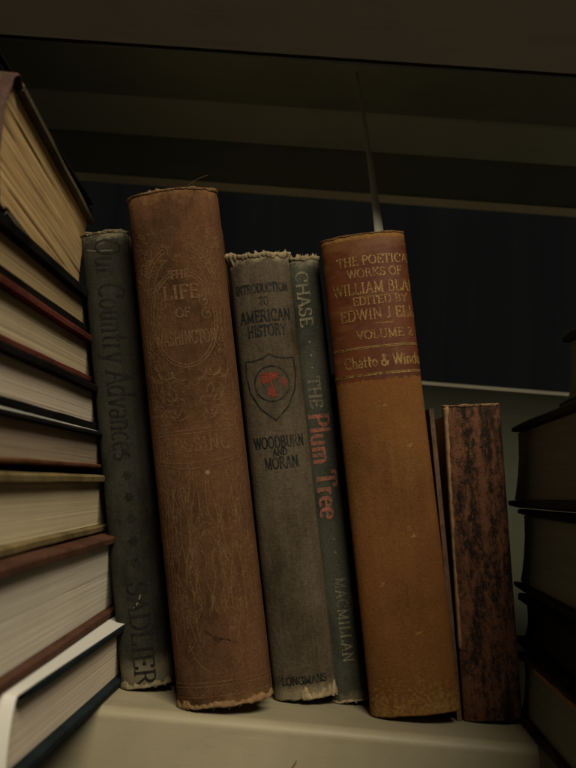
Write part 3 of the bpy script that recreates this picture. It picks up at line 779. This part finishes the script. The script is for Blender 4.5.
# 5  ochre book with leather label
OC_D, OC_L = (0.200, 0.090, 0.028), (0.290, 0.134, 0.045)
b = stand('ochre brown book with dark leather title label, thick, turned to the right', 0.0342, 0.3545, 0.0358, 0.1964, 0.14, 0.0068, -10.4, -5)
m = cloth('ochre_cloth', OC_D, OC_L, (0.40, 0.24, 0.075), H=b.H, wear=0.5, seed=9.2, weave=1300, rough=0.7, mottle=0.74)
nt = m.node_tree; bs = nt.nodes['Principled BSDF']; src = bs.inputs['Base Color'].links[0].from_socket
def nd(t_, **kw):
    x = nt.nodes.new(t_)
    for a_, v_ in kw.items(): setattr(x, a_, v_)
    return x
tcn = nd('ShaderNodeTexCoord'); sp = nd('ShaderNodeSeparateXYZ'); nt.links.new(tcn.outputs['Object'], sp.inputs[0])
n1_ = nd('ShaderNodeTexNoise'); n1_.inputs['Scale'].default_value = 620; n1_.inputs['Detail'].default_value = 5; n1_.inputs['Roughness'].default_value = 0.8; nt.links.new(tcn.outputs['Object'], n1_.inputs['Vector'])
mr = nd('ShaderNodeMapRange'); mr.inputs['From Min'].default_value = 0.028; mr.inputs['From Max'].default_value = 0.004; mr.inputs['To Min'].default_value = -0.25; mr.inputs['To Max'].default_value = 0.10; nt.links.new(sp.outputs[2], mr.inputs[0])
ad = nd('ShaderNodeMath', operation='ADD'); nt.links.new(n1_.outputs['Fac'], ad.inputs[0]); nt.links.new(mr.outputs[0], ad.inputs[1])
rm = nd('ShaderNodeValToRGB'); rm.color_ramp.elements[0].position = 0.50; rm.color_ramp.elements[1].position = 0.66; rm.color_ramp.elements[1].color = (0.36, 0.36, 0.36, 1); nt.links.new(ad.outputs[0], rm.inputs[0])
n2_ = nd('ShaderNodeTexNoise'); n2_.inputs['Scale'].default_value = 16; n2_.inputs['Detail'].default_value = 4; nt.links.new(tcn.outputs['Object'], n2_.inputs['Vector'])
rm2 = nd('ShaderNodeValToRGB'); rm2.color_ramp.elements[0].position = 0.42; rm2.color_ramp.elements[1].position = 0.68; rm2.color_ramp.elements[1].color = (0.75, 0.75, 0.75, 1); nt.links.new(n2_.outputs['Fac'], rm2.inputs[0])
mA = nd('ShaderNodeMix', data_type='RGBA'); nt.links.new(rm2.outputs[0], mA.inputs[0]); nt.links.new(src, mA.inputs[6]); mA.inputs[7].default_value = (0.165, 0.062, 0.018, 1)
mB = nd('ShaderNodeMix', data_type='RGBA'); nt.links.new(rm.outputs[0], mB.inputs[0]); nt.links.new(mA.outputs[2], mB.inputs[6]); mB.inputs[7].default_value = (0.40, 0.25, 0.075, 1)
nt.links.new(mB.outputs[2], bs.inputs['Base Color'])
b.spine(m, 0.0005); b.boards(m); b.block(M_pg_old)
b.fray(plain('frayed_brown', (0.24, 0.125, 0.045), 0.85, 0.35, 250), 1, -0.97, 0.97, 0.0007, 0.00025, 0.0003, out=0.0001, tatters=0)
def bv(y): return (717 - y) / 2490
k = NT('label_leather')
f = k.noise(55, 6, 0.7); f2 = k.noise(1.0, 6, 0.75, k.mapv((60, 60, 140)))
c = k.mix(k.ramp(f, [(0.35, 0.0), (0.65, 1.0)]), (0.105, 0.028, 0.011), (0.205, 0.060, 0.022))
tp = k.math('MULTIPLY', k.math('SUBTRACT', k.sep(2), 0.183), 16.0)
c = k.mix(k.ramp(k.math('ADD', f2, k.math('MAXIMUM', tp, 0.0)), [(0.52, 0.0), (0.70, 0.75)]), c, (0.27, 0.125, 0.042))
k.bump(k.noise(700, 4, 0.6), 0.25, 0.0004)
M_lab = k.out(c, 0.55, 0.16)
b.patch('leather_label', M_lab, bv(383), b.H - 0.0022, jag=0.0006)
T = Strokes()
u0 = 0.0052
T.text('THE POETICAL', u0 - 0.0004, bv(257), 0.0038, 0.15, 0.08, width=0.0335)
T.text('WORKS OF', u0 - 0.0016, bv(270.5), 0.0036, 0.15, 0.08, width=0.0235)
T.text('WILLIAM BLAKE', u0 - 0.0006, bv(286.5), 0.0047, 0.14, 0.07, width=0.0395)
T.text('EDITED BY', u0 - 0.0004, bv(300), 0.0035, 0.15, 0.08, width=0.0235)
T.text('EDWIN J ELLIS', u0 + 0.0004, bv(314.5), 0.0046, 0.14, 0.07, width=0.0370)
T.line([(u0 - 0.004, bv(325)), (u0 + 0.004, bv(325))], 0.0004)
T.text('VOLUME 2', u0 - 0.0002, bv(336), 0.0036, 0.15, 0.08, width=0.0240)
for y, w in ((348.5, 0.0004), (350, 0.0003), (376.5, 0.0003), (378, 0.0005)):
    T.line([(u * b.arc / 2 * 0.94, bv(y)) for u in [i / 20 - 1 for i in range(41)]], w)
T.text('Chatto & Windus', u0 - 0.001, bv(364), 0.0046, 0.19, 0.12, width=0.0350)
T.build('gilt_lettering', b, ink('gilt', (0.50, 0.31, 0.10), (0.20, 0.09, 0.032), 0.36, 0.56, 0.45, 0.25, 260, 0.5), 0.00016)
M_os = ink('ochre_scuff', (0.46, 0.27, 0.085), OC_L, 0.35, 0.55)
for y, u in ((414, -0.002), (412, 0.0012), (455, 0.009), (537, 0.0045), (546, 0.0065), (590, -0.008), (640, 0.004)):
    S4 = Strokes(); q = random.Random(int(y))
    for i in range(4):
        a = (u + q.uniform(-0.0006, 0.0006), bv(y + q.uniform(-1.5, 1.5)))
        S4.line([a, (a[0] + q.uniform(0.001, 0.0022), a[1] + q.uniform(0.0003, 0.0012))], 0.0006, 0.0003)
    S4.build('scuff_mark', b, M_os, 0.0001)

ALB = 0.70
# 6  small dark red leather book, with its front board coming loose
b = stand('small crackled dark red leather book with loose left cover, at right of row', 0.0722, 0.3600, 0.0240, 0.1280, 0.105, 0.0036, -7.2, 1)
k = NT('red_leather')
f = k.noise(45, 6, 0.7)
c = k.mix(k.ramp(f, [(0.3, 0.0), (0.7, 1.0)]), (0.110, 0.046, 0.024), (0.235, 0.102, 0.054))
cr = k.noise(1.0, 8, 0.85, k.mapv((520, 520, 330)), dist=0.3)
cols = k.noise(1.0, 4, 0.65, k.mapv((210, 60, 46), (0.3, 0, 0)))
xx = k.sep(0)
def colm(c0, w): return k.math('SUBTRACT', 1.0, k.math('ABSOLUTE', k.math('DIVIDE', k.math('SUBTRACT', xx, c0), w)), True)
cm = k.math('MAXIMUM', colm(-0.0036, 0.0065), k.math('MAXIMUM', colm(0.0058, 0.0070), k.math('MULTIPLY', colm(0.0125, 0.0045), 1.3)))
mk = k.ramp(k.math('ADD', k.math('ADD', k.math('MULTIPLY', cr, 0.55), k.math('MULTIPLY', cols, 0.42)), k.math('MULTIPLY', cm, 0.055)), [(0.485, 0.0), (0.565, 0.95)])
c = k.mix(mk, c, (0.012, 0.010, 0.008))
c = k.mix(k.ramp(k.noise(700, 6, 0.85), [(0.60, 0.0), (0.70, 0.55)]), c, (0.24, 0.115, 0.065))
c = k.mix(k.ramp(k.noise(340, 6, 0.85, k.mapv(loc=(4, 4, 4))), [(0.60, 0.0), (0.68, 0.7)]), c, (0.02, 0.014, 0.010))
k.bump(k.math('ADD', cr, k.noise(900, 5, 0.75)), 0.8, 0.0008)
M_red = k.out(c, 0.6, 0.14)
b.spine(M_red, 0.0005); b.boards(M_red, which=(1,)); b.block(M_pg_old)
M_pale = plain('worn_leather', (0.26, 0.155, 0.08), 0.9, 0.45, 300)
b.fray(M_pale, 1, -1.0, 0.85, 0.0009, 0.0005, 0.0007, 50)
# worn pale hinge along the left edge
V, F = [], []
n = 60; rr = 0
for i in range(n + 1):
    rr = 0.7 * rr + random.gauss(0, 0.3); v = b.H * (0.22 + 0.78 * i / n)
    w = (0.0012 + 0.0010 * (i / n) ** 3) * (1 + 0.4 * rr)
    V += [b.P(-b.W / 2 - 0.0002, 0.0016, v), b.P(-b.W / 2 - 0.0002, -0.0002 - 0.3 * w, v), b.P(-b.W / 2 + w * 0.7, -0.0016 - w * 0.4, v), b.P(-b.W / 2 + w * 0.6, 0.0016, v)]
for i in range(n):
    for q in range(4):
        a, c_ = i * 4 + q, i * 4 + (q + 1) % 4
        F.append((a, c_, c_ + 4, a + 4))
F += [(0, 1, 2, 3), tuple(n * 4 + q for q in range(4))]
link('worn_hinge', V, F, M_pale, b.root)
# loose cover: hinges open a little at the head
V, F = [], []
n = 16
for i in range(n + 1):
    f_ = i / n
    x = -b.W / 2 - 0.0008 - 0.0036 * f_ ** 1.3
    h = b.H * f_ * 0.995
    th = 0.0019
    for (dx, dy) in ((0, 0.0), (0, 0.1), (-th, 0.1), (-th, 0.0)):
        V.append(b.P(x + dx, -0.0015 + dy, h))
for i in range(n):
    for q in range(4):
        a, c_ = i * 4 + q, i * 4 + (q + 1) % 4
        F.append((a, c_, c_ + 4, a + 4))
F += [(0, 1, 2, 3), tuple(n * 4 + q for q in range(4))]
o = link('loose_cover', V, F, plain('aged_board', (0.105, 0.058, 0.034), 0.85, 0.6, 180), b.root, smooth=False)

ALB = 0.65
# slip of card standing up behind the ochre book
sl = thing('card_slip', 'thin pale strip rising edge on behind the ochre book toward the shelf above', 'bookmark', (0.0296, 0.402, 0.095), (0, R(-11.7), 0))
V, F = [], []
n = 24
for i in range(n + 1):
    f_ = i / n; h = 0.1105 * f_
    tw = R(80 + 9.0 * f_) if f_ < 1 else R(89)
    tw = R(24 - 10 * f_)
    wd = 0.0072 * (1 - 0.86 * f_ ** 0.7)
    cxx = 0.0022 + 0.0010 * math.sin(f_ * 2.5)
    for e, th in ((-1, 0.00012), (1, 0.00012), (1, -0.00012), (-1, -0.00012)):
        V.append((cxx + e * wd / 2 * math.cos(tw) + th * math.sin(tw), e * wd / 2 * math.sin(tw) - th * math.cos(tw), h))
for i in range(n):
    for q in range(4):
        a, c_ = i * 4 + q, i * 4 + (q + 1) % 4
        F.append((a, c_, c_ + 4, a + 4))
F += [(0, 1, 2, 3), tuple(n * 4 + q for q in range(4))]
link('strip', V, F, plain('card', (0.72, 0.72, 0.60), 0.7, 0.12, 60), sl)

ALB = 1.0
# ------------------------------------------------------------------ stacks lying flat
LEFT = 'books lying in the stack on the left'
RIGHT = 'dark books lying in the stack on the right'
def lie(label, z0, z1, face, front, L, side, yaw=0.0, H=0.16, bulge=0.006, tilt=0.0, group=LEFT, **kw):
    """face: x of the covers' edge at depth 0.30; front: depth of the spine's joint"""
    rt = thing('stacked_book', label, 'book', (face, 0.30, z0), (R(tilt), 0, R(yaw)), group)
    b = Book(rt, z1 - z0, H, L, bulge, flat=True, side=side, **kw)
    b.dy = front - 0.30
    oldP = b.P
    b.P = lambda t, d, h: oldP(t, d + b.dy, h)
    return b
def solid(name, col, seed=0.0, worn=None, wear=0.35): return cloth(name, tuple(x * 0.5 for x in col), tuple(x * 0.95 for x in col), worn or tuple(min(0.5, x * 1.5 + 0.04) for x in col), weave=1200, seed=seed, wear=wear)

def fx(z): return -0.069 - 0.2 * (z - SZ)
NAVY = (0.018, 0.028, 0.034); BLACK = (0.014, 0.013, 0.013)
# bottom to top
b = lie('navy book in white jacket with pinkish pages, bottom of left stack', SZ + 0.0002, -0.0645, -0.0712, 0.242, 0.215, 1, -2.0, bulge=0.002, board=0.0030, sq=0.0035)
mN = solid('navy_cloth', NAVY, 1); b.boards(mN); b.block(pages('pink_white_pages', (0.74, 0.66, 0.54), (0.66, 0.575, 0.465), 2, 1300, 0.6, 1, 0.1))
# jacket: front panel on the top board, wrapping down over the spine
M_jk = plain('white_jacket', (0.67, 0.67, 0.63), 0.35, 0.05, 30, 0.5, 0.03)
prof = []
W_ = b.W
for d in [0.214 - 0.01 * i for i in range(21)]: prof.append((W_ / 2 + 0.0003, d))
for a in range(90, -91, -12):
    prof.append((W_ / 2 * math.sin(R(a)) + 0.0003 * (1 if a > 0 else -1), -0.0024 - 0.0032 * math.cos(R(a))))
V, F = [], []
for d_t, d_d in prof:
    for h in (0.0002, b.H - 0.0002): V.append(b.P(d_t, d_d, h))
m_ = len(prof)
for d_t, d_d in prof:
    tt = d_t * 0.985 if d_d > -0.001 else d_t * 0.96
    dd = d_d if d_d > -0.001 else d_d + 0.0004
    tt = d_t - 0.00025 if d_d > -0.001 else tt
    for h in (0.0002, b.H - 0.0002): V.append(b.P(tt, dd, h))
for i in range(m_ - 1):
    a = 2 * i; F.append((a, a + 1, a + 3, a + 2)); c_ = 2 * m_ + a; F.append((c_, c_ + 2, c_ + 3, c_ + 1))
    F.append((a, a + 2, c_ + 2, c_)); F.append((a + 1, c_ + 1, c_ + 3, a + 3))
F.append((0, 2 * m_, 2 * m_ + 1, 1)); q = 2 * (m_ - 1); F.append((q, q + 1, 2 * m_ + q + 1, 2 * m_ + q))
link('jacket', V, F, M_jk, b.root)

b = lie('thick white paged book with red brown boards, just above the white jacket', -0.0638, -0.029, -0.0768, 0.205, 0.25, 1, 0.0, board=0.0030)
m = solid('redbrown_cloth', (0.115, 0.056, 0.037), 2); b.boards(m); b.spine(m)
b.block(pages('white_pages', (0.74, 0.70, 0.60), (0.62, 0.57, 0.47), 2, 800, 1.0, 2, 0.2), 60, 0.00006)
b = lie('cream paged book with olive tan boards in the middle of the left stack', -0.0284, -0.0042, -0.0835, 0.195, 0.25, 1, 0.5, board=0.0028)
m = solid('olivetan_cloth', (0.25, 0.19, 0.09), 3, (0.5, 0.45, 0.32)); b.boards(m); b.spine(m)
b.block(pages('cream_pages', (0.70, 0.62, 0.43), (0.60, 0.52, 0.35), 2, 900, 0.7, 3, 0.25))
b = lie('shadowed grey paged book with warped red brown lower board in left stack', -0.0028, 0.0138, -0.0868, 0.19, 0.25, 1, 0.0, board=0.0018)
m = solid('rust_cloth', (0.19, 0.085, 0.042), 4); b.boards(m, which=(-1,), warp=-0.0014); b.boards(solid('blackish_cloth', BLACK, 5), which=(1,)); b.spine(m)
b.block(pages('greyish_pages', (0.42, 0.35, 0.26), (0.28, 0.23, 0.17), 2, 700, 1.1, 4, 0.4), wave=0.0012)
b = lie('pale paged book with black boards under the red edged book', 0.0148, 0.0338, -0.0905, 0.19, 0.25, 1, 0.3, board=0.0030)
m = solid('black_cloth', BLACK, 6); b.boards(m); b.spine(m)
b.block(pages('rose_white_pages', (0.74, 0.66, 0.54), (0.63, 0.55, 0.44), 2, 1000, 0.8, 5, 0.15))
# white paper edge of a jacket between two books
V = [b.P(-b.W / 2 - 0.00015, -0.004, 0.0), b.P(-b.W / 2 - 0.00015, 0.24, 0.0), b.P(-b.W / 2 - 0.00015, 0.24, 0.12), b.P(-b.W / 2 - 0.00015, -0.004, 0.12)]
V2 = [v + Vector((0.0004, 0, -0.0007)) for v in V]
link('jacket', V + V2, [(0, 1, 2, 3), (4, 7, 6, 5), (0, 4, 5, 1), (3, 2, 6, 7), (0, 3, 7, 4), (1, 5, 6, 2)], M_jk, b.root, smooth=False)
b = lie('beige paged book with bright red cloth boards in left stack', 0.0346, 0.0547, -0.0955, 0.19, 0.25, 1, 0.3, board=0.0028, tilt=0.3)
m = solid('red_cloth', (0.18, 0.052, 0.035), 7); b.boards(m); b.spine(m)
b.block(pages('beige_pages', (0.62, 0.54, 0.37), (0.53, 0.45, 0.30), 2, 1000, 0.6, 6, 0.25))
b = lie('thin tan paged book with black boards beneath the topmost brown paged book', 0.0553, 0.0748, -0.0990, 0.19, 0.25, 1, 0.5, board=0.0040, tilt=0.4)
m = solid('black_cloth_two', BLACK, 8); b.boards(m); b.spine(m)
b.block(pages('tan_pages', (0.56, 0.43, 0.25), (0.36, 0.26, 0.14), 2, 800, 1.0, 7, 0.3))
b = lie('brown paged book with drab cover and purplish spine high in left stack', 0.0788, 0.1262, -0.1075, 0.268, 0.145, 1, 4.0, bulge=0.012, board=0.0030, tilt=-2.0)
m = solid('drab_cloth', (0.15, 0.13, 0.09), 9, (0.3, 0.26, 0.17)); b.boards(m)
b.spine(solid('purplish_cloth', (0.11, 0.065, 0.055), 10, (0.35, 0.25, 0.2)), 0.0006)
b.block(pages('brown_pages', (0.78, 0.57, 0.29), (0.34, 0.22, 0.10), 2, 420, 1.5, 8, 0.35), 44, 0.00018)
b = lie('black covered book on the very top of the left stack', 0.1273, 0.1340, -0.1133, 0.2, 0.21, 1, 1.5, bulge=0.002, board=0.0022, tilt=-2.0)
m = solid('black_cloth_three', BLACK, 11); b.boards(m); b.spine(m)
b.block(pages('tan_pages_two', (0.44, 0.34, 0.2), (0.26, 0.18, 0.09), 2, 700, 1.0, 9, 0.3))

# right stack: dark, old, tails towards the row, fore-edges to the rear
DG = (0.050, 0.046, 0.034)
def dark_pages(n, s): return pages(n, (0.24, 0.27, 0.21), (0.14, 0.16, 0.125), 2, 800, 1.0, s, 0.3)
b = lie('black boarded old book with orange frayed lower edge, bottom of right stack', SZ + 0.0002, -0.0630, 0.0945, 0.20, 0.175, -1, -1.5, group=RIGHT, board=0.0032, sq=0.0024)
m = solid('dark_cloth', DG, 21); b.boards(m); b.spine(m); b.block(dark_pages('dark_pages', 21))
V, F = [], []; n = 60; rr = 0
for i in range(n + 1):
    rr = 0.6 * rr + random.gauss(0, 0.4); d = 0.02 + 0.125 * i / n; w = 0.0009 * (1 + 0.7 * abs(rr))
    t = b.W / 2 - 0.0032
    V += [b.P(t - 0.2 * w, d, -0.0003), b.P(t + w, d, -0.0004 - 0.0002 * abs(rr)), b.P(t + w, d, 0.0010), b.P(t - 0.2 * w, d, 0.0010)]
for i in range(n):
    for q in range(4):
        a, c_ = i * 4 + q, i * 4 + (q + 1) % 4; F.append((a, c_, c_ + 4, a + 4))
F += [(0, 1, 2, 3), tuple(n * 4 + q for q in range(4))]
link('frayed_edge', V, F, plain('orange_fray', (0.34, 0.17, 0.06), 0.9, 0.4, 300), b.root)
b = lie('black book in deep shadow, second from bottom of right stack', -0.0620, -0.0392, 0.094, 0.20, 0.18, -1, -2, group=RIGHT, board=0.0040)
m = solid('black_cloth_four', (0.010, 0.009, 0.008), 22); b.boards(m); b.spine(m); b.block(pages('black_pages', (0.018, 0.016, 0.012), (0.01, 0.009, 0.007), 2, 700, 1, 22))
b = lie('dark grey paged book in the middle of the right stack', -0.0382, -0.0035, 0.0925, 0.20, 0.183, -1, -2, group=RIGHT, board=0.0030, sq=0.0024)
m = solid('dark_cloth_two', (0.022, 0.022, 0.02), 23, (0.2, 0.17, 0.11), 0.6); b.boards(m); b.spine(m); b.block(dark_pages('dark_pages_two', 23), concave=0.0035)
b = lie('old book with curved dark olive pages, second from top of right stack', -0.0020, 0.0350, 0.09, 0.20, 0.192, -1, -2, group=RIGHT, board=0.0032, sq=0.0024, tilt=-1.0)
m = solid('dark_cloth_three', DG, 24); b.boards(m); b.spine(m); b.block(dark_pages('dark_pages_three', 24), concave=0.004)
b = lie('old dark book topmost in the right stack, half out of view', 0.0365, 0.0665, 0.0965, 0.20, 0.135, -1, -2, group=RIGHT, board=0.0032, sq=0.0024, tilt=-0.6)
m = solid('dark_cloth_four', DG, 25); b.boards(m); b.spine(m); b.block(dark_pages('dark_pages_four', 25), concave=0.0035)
